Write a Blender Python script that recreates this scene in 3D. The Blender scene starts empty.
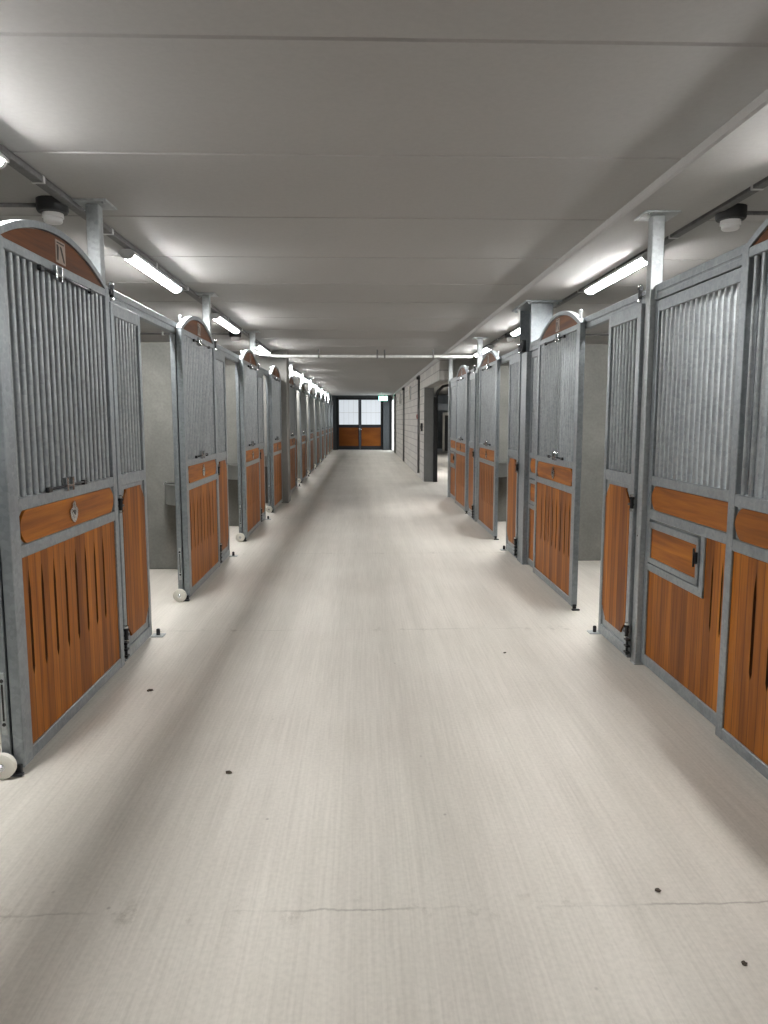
import bpy, bmesh, math, random
from mathutils import Vector
random.seed(7)
sc = bpy.context.scene
col = sc.collection
PI = math.pi
ORD = ['first', 'second', 'third', 'fourth', 'fifth', 'sixth', 'seventh', 'eighth', 'ninth', 'tenth', 'eleventh', 'twelfth']

# ------------------------------------------------------------------ materials
def new_mat(name):
    m = bpy.data.materials.new(name); m.use_nodes = True
    nt = m.node_tree; b = nt.nodes['Principled BSDF']
    return m, nt, b

def N(nt, t, **kw):
    n = nt.nodes.new(t)
    for k, v in kw.items():
        if k in n.inputs: n.inputs[k].default_value = v
        else: setattr(n, k, v)
    return n

def L(nt, a, b): nt.links.new(a, b)

def coords(nt, scale=(1, 1, 1), world=False, rnd=0.0):
    if world:
        src = N(nt, 'ShaderNodeNewGeometry').outputs['Position']
    else:
        src = N(nt, 'ShaderNodeTexCoord').outputs['Object']
    if rnd:
        oi = N(nt, 'ShaderNodeObjectInfo')
        mu = N(nt, 'ShaderNodeMath', operation='MULTIPLY'); mu.inputs[1].default_value = rnd
        L(nt, oi.outputs['Random'], mu.inputs[0])
        ad = N(nt, 'ShaderNodeVectorMath', operation='ADD')
        cb = N(nt, 'ShaderNodeCombineXYZ')
        L(nt, mu.outputs[0], cb.inputs[0]); L(nt, mu.outputs[0], cb.inputs[1]); L(nt, mu.outputs[0], cb.inputs[2])
        L(nt, src, ad.inputs[0]); L(nt, cb.outputs[0], ad.inputs[1]); src = ad.outputs[0]
    mp = N(nt, 'ShaderNodeMapping'); mp.inputs['Scale'].default_value = scale
    L(nt, src, mp.inputs['Vector'])
    return mp.outputs['Vector']

def ramp(nt, fac, stops):
    r = N(nt, 'ShaderNodeValToRGB')
    e = r.color_ramp.elements
    while len(e) < len(stops): e.new(0.5)
    for i, (p, c) in enumerate(stops):
        e[i].position = p; e[i].color = (*c, 1)
    L(nt, fac, r.inputs['Fac'])
    return r.outputs['Color']

def mix(nt, fac, a, b, mode='MIX'):
    m = N(nt, 'ShaderNodeMix', data_type='RGBA', blend_type=mode)
    if isinstance(fac, float): m.inputs[0].default_value = fac
    else: L(nt, fac, m.inputs[0])
    for i, v in ((6, a), (7, b)):
        if isinstance(v, tuple): m.inputs[i].default_value = (*v, 1)
        else: L(nt, v, m.inputs[i])
    return m.outputs[2]

def bump(nt, b, h, strength=0.2, dist=0.005):
    bp = N(nt, 'ShaderNodeBump'); bp.inputs['Strength'].default_value = strength; bp.inputs['Distance'].default_value = dist
    L(nt, h, bp.inputs['Height']); L(nt, bp.outputs[0], b.inputs['Normal'])

def galv(name, lo, hi, metal=0.6, rough=0.42):
    m, nt, b = new_mat(name)
    v = N(nt, 'ShaderNodeTexVoronoi', Scale=55.0); L(nt, coords(nt, rnd=9.0), v.inputs['Vector'])
    n = N(nt, 'ShaderNodeTexNoise', Scale=9.0, Detail=5.0, Roughness=0.65); L(nt, coords(nt, (1, 1, 0.6), rnd=9.0), n.inputs['Vector'])
    sep = N(nt, 'ShaderNodeSeparateColor'); L(nt, v.outputs['Color'], sep.inputs[0])
    c1 = ramp(nt, sep.outputs[0], [(0.0, lo), (1.0, hi)])
    c2 = ramp(nt, n.outputs['Fac'], [(0.3, lo), (0.72, hi)])
    L(nt, mix(nt, 0.6, c1, c2), b.inputs['Base Color'])
    b.inputs['Metallic'].default_value = metal
    rr = N(nt, 'ShaderNodeMapRange'); rr.inputs['To Min'].default_value = rough - .08; rr.inputs['To Max'].default_value = rough + .1
    L(nt, n.outputs['Fac'], rr.inputs['Value']); L(nt, rr.outputs[0], b.inputs['Roughness'])
    return m

def wood(name, horizontal=False, plank=0.06675, tone=1.0):
    m, nt, b = new_mat(name)
    g = (0.6, 2.2, 40) if horizontal else (0.6, 40, 2.2)
    n = N(nt, 'ShaderNodeTexNoise', Scale=1.0, Detail=6.0, Roughness=0.62); L(nt, coords(nt, g, rnd=13.0), n.inputs['Vector'])
    g2 = (0.3, 0.9, 14) if horizontal else (0.3, 14, 0.9)
    n2 = N(nt, 'ShaderNodeTexNoise', Scale=1.0, Detail=3.0); L(nt, coords(nt, g2, rnd=5.0), n2.inputs['Vector'])
    c = ramp(nt, n.outputs['Fac'], [(0.28, (0.25, 0.074, 0.006)), (0.52, (0.40, 0.132, 0.009)), (0.78, (0.51, 0.19, 0.016))])
    c2 = ramp(nt, n2.outputs['Fac'], [(0.3, (0.55, 0.5, 0.45)), (0.7, (1, 1, 1))])
    base = mix(nt, 1.0, c, c2, 'MULTIPLY')
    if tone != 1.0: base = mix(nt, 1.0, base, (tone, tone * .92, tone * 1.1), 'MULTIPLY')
    # strip to strip variation
    sx = N(nt, 'ShaderNodeSeparateXYZ'); L(nt, coords(nt), sx.inputs[0])
    mm = N(nt, 'ShaderNodeMath', operation='DIVIDE'); sh = N(nt, 'ShaderNodeMath', operation='SUBTRACT'); L(nt, sx.outputs[2 if horizontal else 1], sh.inputs[0]); sh.inputs[1].default_value = .165
    L(nt, sh.outputs[0], mm.inputs[0]); mm.inputs[1].default_value = plank
    fl = N(nt, 'ShaderNodeMath', operation='FLOOR'); L(nt, mm.outputs[0], fl.inputs[0])
    oi = N(nt, 'ShaderNodeObjectInfo')
    ad = N(nt, 'ShaderNodeMath', operation='ADD'); L(nt, fl.outputs[0], ad.inputs[0])
    m9 = N(nt, 'ShaderNodeMath', operation='MULTIPLY'); L(nt, oi.outputs['Random'], m9.inputs[0]); m9.inputs[1].default_value = 91.0
    L(nt, m9.outputs[0], ad.inputs[1])
    wn = N(nt, 'ShaderNodeTexWhiteNoise', noise_dimensions='1D'); L(nt, ad.outputs[0], wn.inputs['W'])
    c3 = ramp(nt, wn.outputs['Value'], [(0.0, (0.52, 0.46, 0.40)), (1.0, (1.12, 1.14, 1.16))])
    cc = mix(nt, 0.8 if not horizontal else 0.35, base, mix(nt, 1.0, base, c3, 'MULTIPLY'))
    if not horizontal:      # V joints between the boards
        fr = N(nt, 'ShaderNodeMath', operation='PINGPONG'); L(nt, mm.outputs[0], fr.inputs[0]); fr.inputs[1].default_value = 0.5
        mr = N(nt, 'ShaderNodeMapRange'); mr.inputs['From Min'].default_value = 0.015; mr.inputs['From Max'].default_value = 0.07
        mr.inputs['To Min'].default_value = 0.75; mr.inputs['To Max'].default_value = 0.0
        L(nt, fr.outputs[0], mr.inputs['Value'])
        cc = mix(nt, mr.outputs[0], cc, (0.085, 0.025, 0.004))
    L(nt, cc, b.inputs['Base Color'])
    b.inputs['Roughness'].default_value = 0.5; b.inputs['Specular IOR Level'].default_value = 0.22
    bump(nt, b, n.outputs['Fac'], 0.08, 0.002)
    return m

def plain(name, c, rough=0.5, metal=0.0, var=0.12, scale=14.0):
    m, nt, b = new_mat(name)
    n = N(nt, 'ShaderNodeTexNoise', Scale=scale, Detail=3.0); L(nt, coords(nt), n.inputs['Vector'])
    L(nt, ramp(nt, n.outputs['Fac'], [(0.3, tuple(x * (1 - var) for x in c)), (0.7, tuple(min(1, x * (1 + var)) for x in c))]), b.inputs['Base Color'])
    b.inputs['Roughness'].default_value = rough; b.inputs['Metallic'].default_value = metal
    return m

def emit(name, c, s):
    m, nt, b = new_mat(name)
    b.inputs['Base Color'].default_value = (0.25, 0.25, 0.25, 1)
    b.inputs['Emission Color'].default_value = (*c, 1); b.inputs['Emission Strength'].default_value = s
    return m

def concrete(name, a, b_, scale=2.0, rough=0.8, bs=0.12, fine=0.88):
    m, nt, b = new_mat(name)
    n = N(nt, 'ShaderNodeTexNoise', Scale=scale, Detail=8.0, Roughness=0.62, Distortion=0.4); L(nt, coords(nt, world=True), n.inputs['Vector'])
    n2 = N(nt, 'ShaderNodeTexNoise', Scale=45.0, Detail=4.0); L(nt, coords(nt, world=True), n2.inputs['Vector'])
    c1 = ramp(nt, n.outputs['Fac'], [(0.32, a), (0.68, b_)])
    c2 = ramp(nt, n2.outputs['Fac'], [(0.35, (fine, fine, fine)), (0.65, (1, 1, 1))])
    L(nt, mix(nt, 1.0, c1, c2, 'MULTIPLY'), b.inputs['Base Color'])
    b.inputs['Roughness'].default_value = rough
    bump(nt, b, n2.outputs['Fac'], bs, 0.002)
    return m

def floor_mat():
    m, nt, b = new_mat('broomed_concrete')
    big = N(nt, 'ShaderNodeTexNoise', Scale=0.9, Detail=6.0, Roughness=0.6); L(nt, coords(nt, (1, .7, 1), True), big.inputs['Vector'])
    st = N(nt, 'ShaderNodeTexNoise', Scale=1.0, Detail=4.0, Roughness=0.6); L(nt, coords(nt, (90, 1.6, 1), True), st.inputs['Vector'])
    st2 = N(nt, 'ShaderNodeTexNoise', Scale=1.0, Detail=3.0); L(nt, coords(nt, (7, .25, 1), True), st2.inputs['Vector'])
    fine = N(nt, 'ShaderNodeTexNoise', Scale=60.0, Detail=3.0); L(nt, coords(nt, world=True), fine.inputs['Vector'])
    c = ramp(nt, big.outputs['Fac'], [(0.3, (0.645, 0.61, 0.55)), (0.7, (0.745, 0.715, 0.655))])
    c = mix(nt, 1.0, c, ramp(nt, st.outputs['Fac'], [(0.3, (0.89, 0.885, 0.88)), (0.62, (1, 1, 1))]), 'MULTIPLY')
    c = mix(nt, 1.0, c, ramp(nt, st2.outputs['Fac'], [(0.3, (0.9, 0.9, 0.895)), (0.65, (1, 1, 1))]), 'MULTIPLY')
    c = mix(nt, 0.5, c, mix(nt, 1.0, c, ramp(nt, fine.outputs['Fac'], [(0.35, (0.85, 0.85, 0.85)), (0.6, (1, 1, 1))]), 'MULTIPLY'))
    # day joints / hairline cracks running across the aisle
    sx = N(nt, 'ShaderNodeSeparateXYZ'); L(nt, coords(nt, world=True), sx.inputs[0])
    wob = N(nt, 'ShaderNodeTexNoise', Scale=5.0, Detail=5.0, Roughness=0.7); L(nt, coords(nt, world=True), wob.inputs['Vector'])
    w1 = N(nt, 'ShaderNodeMath', operation='MULTIPLY_ADD'); L(nt, wob.outputs['Fac'], w1.inputs[0]); w1.inputs[1].default_value = 0.05
    L(nt, sx.outputs[1], w1.inputs[2])
    s1 = N(nt, 'ShaderNodeMath', operation='SUBTRACT'); L(nt, w1.outputs[0], s1.inputs[0]); s1.inputs[1].default_value = 2.175
    mo = N(nt, 'ShaderNodeMath', operation='PINGPONG'); L(nt, s1.outputs[0], mo.inputs[0]); mo.inputs[1].default_value = 1.56
    lt = N(nt, 'ShaderNodeMapRange'); lt.inputs['From Min'].default_value = 0.001; lt.inputs['From Max'].default_value = 0.007
    lt.inputs['To Min'].default_value = 0.48; lt.inputs['To Max'].default_value = 0.0
    L(nt, mo.outputs[0], lt.inputs['Value'])
    brk = N(nt, 'ShaderNodeTexNoise', Scale=2.2, Detail=2.0); L(nt, coords(nt, world=True), brk.inputs['Vector'])
    bk = N(nt, 'ShaderNodeMapRange'); bk.inputs['From Min'].default_value = 0.42; bk.inputs['From Max'].default_value = 0.6
    L(nt, brk.outputs['Fac'], bk.inputs['Value'])
    mu = N(nt, 'ShaderNodeMath', operation='MULTIPLY'); L(nt, lt.outputs[0], mu.inputs[0]); L(nt, bk.outputs[0], mu.inputs[1])
    c = mix(nt, mu.outputs[0], c, (0.16, 0.145, 0.12))
    # scattered scuffs
    sp = N(nt, 'ShaderNodeTexVoronoi', Scale=4.3); L(nt, coords(nt, (1, .8, 1), True), sp.inputs['Vector'])
    spn = N(nt, 'ShaderNodeMapRange'); spn.inputs['From Min'].default_value = 0.012; spn.inputs['From Max'].default_value = 0.035
    spn.inputs['To Min'].default_value = 0.6; spn.inputs['To Max'].default_value = 0
    L(nt, sp.outputs['Distance'], spn.inputs['Value'])
    c = mix(nt, spn.outputs[0], c, (0.25, 0.23, 0.2))
    # dirt collected along the joints
    db = N(nt, 'ShaderNodeMapRange'); db.inputs['From Min'].default_value = 0.0; db.inputs['From Max'].default_value = 0.10
    db.inputs['To Min'].default_value = 1.0; db.inputs['To Max'].default_value = 0
    L(nt, mo.outputs[0], db.inputs['Value'])
    dn = N(nt, 'ShaderNodeTexNoise', Scale=6.0, Detail=7.0, Roughness=0.75); L(nt, coords(nt, (1.2, .8, 1), True), dn.inputs['Vector'])
    dr = N(nt, 'ShaderNodeMapRange'); dr.inputs['From Min'].default_value = 0.55; dr.inputs['From Max'].default_value = 0.78
    L(nt, dn.outputs['Fac'], dr.inputs['Value'])
    dm = N(nt, 'ShaderNodeMath', operation='MULTIPLY'); L(nt, db.outputs[0], dm.inputs[0]); L(nt, dr.outputs[0], dm.inputs[1])
    c = mix(nt, dm.outputs[0], c, (0.2, 0.17, 0.13))
    L(nt, c, b.inputs['Base Color'])
    b.inputs['Roughness'].default_value = 0.6
    bump(nt, b, st.outputs['Fac'], 0.25, 0.003)
    return m

def brick_mat():
    m, nt, b = new_mat('painted_block')
    sx = N(nt, 'ShaderNodeSeparateXYZ'); L(nt, coords(nt, world=True), sx.inputs[0])
    cb = N(nt, 'ShaderNodeCombineXYZ'); L(nt, sx.outputs[1], cb.inputs[0]); L(nt, sx.outputs[2], cb.inputs[1])
    br = N(nt, 'ShaderNodeTexBrick')
    br.inputs['Scale'].default_value = 1.0; br.inputs['Brick Width'].default_value = 0.6; br.inputs['Row Height'].default_value = 0.19
    br.inputs['Mortar Size'].default_value = 0.012; br.inputs['Mortar Smooth'].default_value = 0.2
    br.inputs['Color1'].default_value = (0.5, 0.485, 0.45, 1); br.inputs['Color2'].default_value = (0.42, 0.41, 0.385, 1)
    br.inputs['Mortar'].default_value = (0.27, 0.265, 0.25, 1)
    L(nt, cb.outputs[0], br.inputs['Vector'])
    L(nt, br.outputs['Color'], b.inputs['Base Color']); b.inputs['Roughness'].default_value = 0.75
    bump(nt, b, br.outputs['Fac'], -0.5, 0.006)
    return m

LAMP = 178.0
M = dict(
    steel=galv('galvanised_frame', (0.20, 0.225, 0.24), (0.34, 0.37, 0.39)),
    bar=galv('galvanised_bar', (0.24, 0.262, 0.275), (0.42, 0.45, 0.465), 0.3, 0.36),
    post=galv('galvanised_post', (0.30, 0.325, 0.335), (0.50, 0.53, 0.54), 0.5, 0.40),
    wood=wood('oiled_bamboo_planks'), woodh=wood('oiled_bamboo_board', True),
    wooda=wood('dark_shaded_arch_board', True, tone=0.45),  # darker board; weak light up at the arch is also lowered into its tone
    woode=wood('end_door_boards', tone=0.6),
    chrome=plain('polished_steel', (0.55, 0.57, 0.58), 0.22, 1.0),
    dark=plain('blackened_steel', (0.03, 0.032, 0.035), 0.4, 0.6),
    black=plain('black_plastic', (0.016, 0.017, 0.018), 0.5),
    white=plain('white_nylon', (0.72, 0.70, 0.63), 0.45, var=0.05),
    lens=plain('white_lens', (0.8, 0.8, 0.8), 0.4, var=0.02),
    plaque=plain('etched_plaque', (0.30, 0.24, 0.2), 0.45, 0.3),
    ink=plain('engraved_line', (0.03, 0.022, 0.016), 0.6),
    ceil=concrete('ceiling_paint', (0.36, 0.355, 0.345), (0.38, 0.375, 0.365), 0.25, 0.7, 0.03, 0.96),
    floor=floor_mat(),
    part=concrete('partition_concrete', (0.15, 0.152, 0.138), (0.24, 0.24, 0.22), 1.6),
    colm=concrete('column_concrete', (0.18, 0.178, 0.168), (0.27, 0.265, 0.25), 1.2),
    brick=brick_mat(),
    lamp=emit('lamp_diffuser', (1.0, 0.985, 0.965), LAMP),
    lamph=plain('lamp_housing', (0.55, 0.56, 0.56), 0.5),
    tray=galv('cable_trunking_steel', (0.10, 0.10, 0.10), (0.2, 0.2, 0.2), 0.3, 0.5),
    pipe=plain('pale_grey_conduit', (0.62, 0.63, 0.62), 0.4),
    stain=plain('stainless', (0.55, 0.56, 0.55), 0.28, 0.9, 0.06),
    endframe=plain('black_door_frame', (0.008, 0.009, 0.011), 0.7),
    pane=emit('frosted_daylight_pane', (0.86, 0.93, 1.0), 0.66),
    side_pane=emit('bright_daylight_pane', (0.92, 0.97, 1.0), 3.2),
    exitg=emit('exit_sign_green', (0.25, 1.0, 0.66), 9.0),
    exitw=emit('exit_sign_white', (0.85, 1.0, 0.93), 9.0),
    red=plain('red_call_point', (0.32, 0.03, 0.02), 0.4),
    darkwall=plain('dark_grey_cladding', (0.045, 0.052, 0.057), 0.6),
    jamb=galv('grey_jamb_steel', (0.2, 0.205, 0.205), (0.27, 0.275, 0.275), 0.2, 0.5),
    groove=plain('dark_brown_groove', (0.075, 0.026, 0.007), 0.7),  # near-black brown on the groove walls and floors
    dirt=plain('dried_mud', (0.06, 0.045, 0.03), 0.9),
    gap=plain('slot_black', (0.02, 0.02, 0.02), 0.8),  # near-black colour of the keeper slots and lock holes
)

# ------------------------------------------------------------------ mesh helpers
class MB:
    """collects shapes; s = -1 flips x (the left row is built with x pointing away from the aisle)"""
    def __init__(self, s=1): self.bm = bmesh.new(); self.s = s
    def v(self, p): return self.bm.verts.new((p[0] * self.s, p[1], p[2]))
    def box(self, x0, x1, y0, y1, z0, z1, c=0.0):
        if c <= 0:
            vs = [self.v((x, y, z)) for x in (x0, x1) for y in (y0, y1) for z in (z0, z1)]
            for f in ((0, 1, 3, 2), (4, 6, 7, 5), (0, 4, 5, 1), (2, 3, 7, 6), (0, 2, 6, 4), (1, 5, 7, 3)):
                self.bm.faces.new([vs[i] for i in f])
            return self
        b = bmesh.new()
        bmesh.ops.create_cube(b, size=1)
        for w in b.verts:
            w.co = Vector(((x0 + x1) / 2 + w.co.x * (x1 - x0), (y0 + y1) / 2 + w.co.y * (y1 - y0), (z0 + z1) / 2 + w.co.z * (z1 - z0)))
        bmesh.ops.bevel(b, geom=list(b.edges), offset=c, segments=1, affect='EDGES')
        mp = {w.index: self.v(w.co) for w in (b.verts.ensure_lookup_table() or b.verts)} if False else None
        b.verts.index_update()
        nv = [self.v(w.co) for w in b.verts]
        for f in b.faces: self.bm.faces.new([nv[w.index] for w in f.verts])
        b.free(); return self
    def prism(self, poly, a0, a1, axis='x', c=0):
        """poly in the two other axes (x: (y,z); y: (x,z); z: (x,y))"""
        def P(p, a):
            return {'x': (a, p[0], p[1]), 'y': (p[0], a, p[1]), 'z': (p[0], p[1], a)}[axis]
        A = [self.v(P(p, a0)) for p in poly]; B = [self.v(P(p, a1)) for p in poly]
        n = len(poly)
        self.bm.faces.new(A); self.bm.faces.new(B[::-1])
        for i in range(n): self.bm.faces.new([A[i], A[(i + 1) % n], B[(i + 1) % n], B[i]])
        return self
    def strip(self, outer, inner, a0, a1):
        """band between two polylines of (y,z), extruded along x"""
        n = len(outer)
        O0 = [self.v((a0, *p)) for p in outer]; I0 = [self.v((a0, *p)) for p in inner]
        O1 = [self.v((a1, *p)) for p in outer]; I1 = [self.v((a1, *p)) for p in inner]
        F = self.bm.faces.new
        for i in range(n - 1):
            F([O0[i], O0[i + 1], I0[i + 1], I0[i]]); F([O1[i], I1[i], I1[i + 1], O1[i + 1]])
            F([O0[i], O1[i], O1[i + 1], O0[i + 1]]); F([I0[i], I0[i + 1], I1[i + 1], I1[i]])
        F([O0[0], I0[0], I1[0], O1[0]]); F([O0[-1], O1[-1], I1[-1], I0[-1]])
        return self
    def tube(self, pts, r, seg=10, cap=True):
        pts = [Vector(p) for p in pts]; rings = []
        for i, p in enumerate(pts):
            t = (pts[min(i + 1, len(pts) - 1)] - pts[max(i - 1, 0)]).normalized()
            u = t.orthogonal().normalized() if i == 0 else (u - t * u.dot(t)).normalized()
            w = t.cross(u)
            rr = r[i] if isinstance(r, (list, tuple)) else r
            rings.append([self.v(p + (u * math.cos(k * 2 * PI / seg) + w * math.sin(k * 2 * PI / seg)) * rr) for k in range(seg)])
        for a, b in zip(rings, rings[1:]):
            for k in range(seg):
                f = self.bm.faces.new([a[k], a[(k + 1) % seg], b[(k + 1) % seg], b[k]]); f.smooth = True
        if cap:
            self.bm.faces.new(rings[0]); self.bm.faces.new(rings[-1][::-1])
        return self
    def lathe(self, prof, c, axis='z', seg=24):
        """prof: list of (radius, height along axis)"""
        rings = []
        for r, h in prof:
            ring = []
            for k in range(seg):
                a = 2 * PI * k / seg; q = (math.cos(a) * r, math.sin(a) * r)
                p = {'z': (q[0], q[1], h), 'y': (q[0], h, q[1]), 'x': (h, q[0], q[1])}[axis]
                ring.append(self.v((c[0] + p[0], c[1] + p[1], c[2] + p[2])))
            rings.append(ring)
        for a, b in zip(rings, rings[1:]):
            for k in range(seg):
                self.bm.faces.new([a[k], a[(k + 1) % seg], b[(k + 1) % seg], b[k]])
        self.bm.faces.new(rings[0]); self.bm.faces.new(rings[-1][::-1])
        return self
    def build(self, name, mat, parent=None, loc=None, smooth=None):
        bmesh.ops.recalc_face_normals(self.bm, faces=list(self.bm.faces))
        me = bpy.data.meshes.new(name); self.bm.to_mesh(me); self.bm.free()
        me.materials.append(M[mat] if isinstance(mat, str) else mat)
        if name == 'plank_panel': me.materials.append(M['groove'])
        if smooth:
            for p in me.polygons: p.use_smooth = True
            me.set_sharp_from_angle(angle=math.radians(smooth))
        o = bpy.data.objects.new(name, me); col.objects.link(o)
        if parent is not None: o.parent = parent
        if loc: o.location = loc
        return o

def tag(o, label=None, cat=None, group=None, kind=None):
    for k, v in (('label', label), ('category', cat), ('group', group), ('kind', kind)):
        if v: o[k] = v
    return o

def empty(name, loc=(0, 0, 0)):
    o = bpy.data.objects.new(name, None); o.empty_display_size = 0.1; col.objects.link(o); o.location = loc
    return o

def copy_tree(o, parent=None):
    kids = list(o.children)
    c = o.copy(); col.objects.link(c)
    if parent is not None: c.parent = parent
    for k in kids: copy_tree(k, c)
    return c

def struct(o):
    o['kind'] = 'structure'; return o

# ------------------------------------------------------------------ stall front pieces (x = away from the aisle, y along it, z up)
XL, XR = 1.44, 1.655        # aisle face of the sliding doors, left and right
DW = 1.36                   # door width
CY, HALF, SAG, ZB = DW / 2, DW / 2, 0.165, 2.235
RAD = (HALF ** 2 + SAG ** 2) / (2 * SAG)
def arc_z(y, off=0.0):
    zc = ZB + SAG - RAD
    return zc + math.sqrt(max(0, (RAD - off) ** 2 - (y - CY) ** 2))

def groove_panel(mb, y0, y1, z0, z1, d0, d1, slots, sz0, sz1, w=0.024, depth=0.02):
    """boarding with routed tapered grooves: front face d0, back d1"""
    F = mb.bm.faces.new
    ys = [y0] + [s for s in slots] + [y1]
    # one strip of front face per board half, with the groove cut on its edge
    def prof(side):   # groove outline, half width as function of z
        return [(sz0, 0.001), (sz0 + .035, w / 2), (sz1 - .10, w / 2), (sz1, 0.001)]
    P = prof(0)
    for i in range(len(ys) - 1):
        a, b = ys[i], ys[i + 1]
        la = [(a, z0)] + ([(a, z) if k in (0, 3) else (a + h, z) for k, (z, h) in enumerate(P)] if i > 0 else []) + [(a, z1)]
        lb = [(b, z0)] + ([(b, z) if k in (0, 3) else (b - h, z) for k, (z, h) in enumerate(P)] if i < len(ys) - 2 else []) + [(b, z1)]
        va = [mb.v((d0, *p)) for p in la]; vb = [mb.v((d0, *p)) for p in lb]
        F(va + vb[::-1])
    for s in slots:
        ring = [(s, P[0][0]), (s + P[1][1], P[1][0]), (s + P[2][1], P[2][0]), (s, P[3][0]), (s - P[2][1], P[2][0]), (s - P[1][1], P[1][0])]
        A = [mb.v((d0, *p)) for p in ring]; B = [mb.v((d0 + depth, *p)) for p in ring]
        for k in range(6): F([A[k], A[(k + 1) % 6], B[(k + 1) % 6], B[k]]).material_index = 1
        fb = F(B); fb.material_index = 1
    # sides and back
    c = [mb.v((d, y, z)) for d in (d0, d1) for (y, z) in ((y0, z0), (y1, z0), (y1, z1), (y0, z1))]
    F([c[4], c[5], c[6], c[7]])
    for k in range(4): F([c[k], c[(k + 1) % 4], c[4 + (k + 1) % 4], c[4 + k]])
    return mb

def board_poly(y0, y1, z0, z1, b0=True, b1=True, bulge=0.045):
    """name board outline: ends drawn as a shallow bow with nicked corners"""
    P = []; n = 8; h = z1 - z0; e = 0.014
    def end(y, sgn):
        pts = []
        for k in range(n + 1):
            t = k / n; a = (t - .5) * 2
            pts.append((y + sgn * bulge * (1 - a * a) - sgn * bulge, z0 + e * .4 + t * (h - e * .8)))
        return pts
    P += [(y0, z0)] if not b0 else [(y0 + bulge + e, z0)] + []
    P += [(y1, z0)] if not b1 else [(y1 - bulge - e, z0)]
    if b1: P += end(y1, 1)
    P += [(y1, z1)] if not b1 else [(y1 - bulge - e, z1)]
    P += [(y0, z1)] if not b0 else [(y0 + bulge + e, z1)]
    if b0: P += end(y0, -1)[::-1]
    return P

def notch_poly(y0, y1, z0, z1):
    """tall board with chamfered, nicked corners"""
    a, b, n = 0.07, 0.085, 0.015
    return [(y0 + a, z0), (y1 - a, z0), (y1 - a, z0 + n), (y1 - n, z0 + b - n), (y1 - n, z0 + b), (y1, z0 + b),
            (y1, z1 - b), (y1 - n, z1 - b), (y1 - n, z1 - b + n), (y1 - a, z1 - n), (y1 - a, z1), (y0 + a, z1),
            (y0 + a, z1 - n), (y0 + n, z1 - b + n), (y0 + n, z1 - b), (y0, z1 - b), (y0, z0 + b), (y0 + n, z0 + b), (y0 + n, z0 + b - n), (y0 + a, z0 + n)]

def bars(s, y0, y1, n, d, z0, z1, r, parent, single):
    step = (y1 - y0) / n
    first = None
    mb = MB(s)
    for k in range(n):
        y = y0 + (k + .5) * step
        if single:
            if first is None:
                first = MB(s).tube([(0, 0, z0), (0, 0, z1)], r, 12, False).build('bar', 'bar', parent, (d * s, y, 0))
            else:
                c = first.copy(); col.objects.link(c); c.parent = parent; c.location = (d * s, y, 0)
        else:
            mb.tube([(d, y, z0), (d, y, z1)], r, 6, False)
    if not single: mb.build('bar_grille', 'bar', parent)
    else: mb.bm.free()

def screw(mb, d, y, z, r=0.006): mb.lathe([(r, 0), (r, -0.003), (r * .5, -0.0045)], (d, y, z), 'x', 8)

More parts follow.
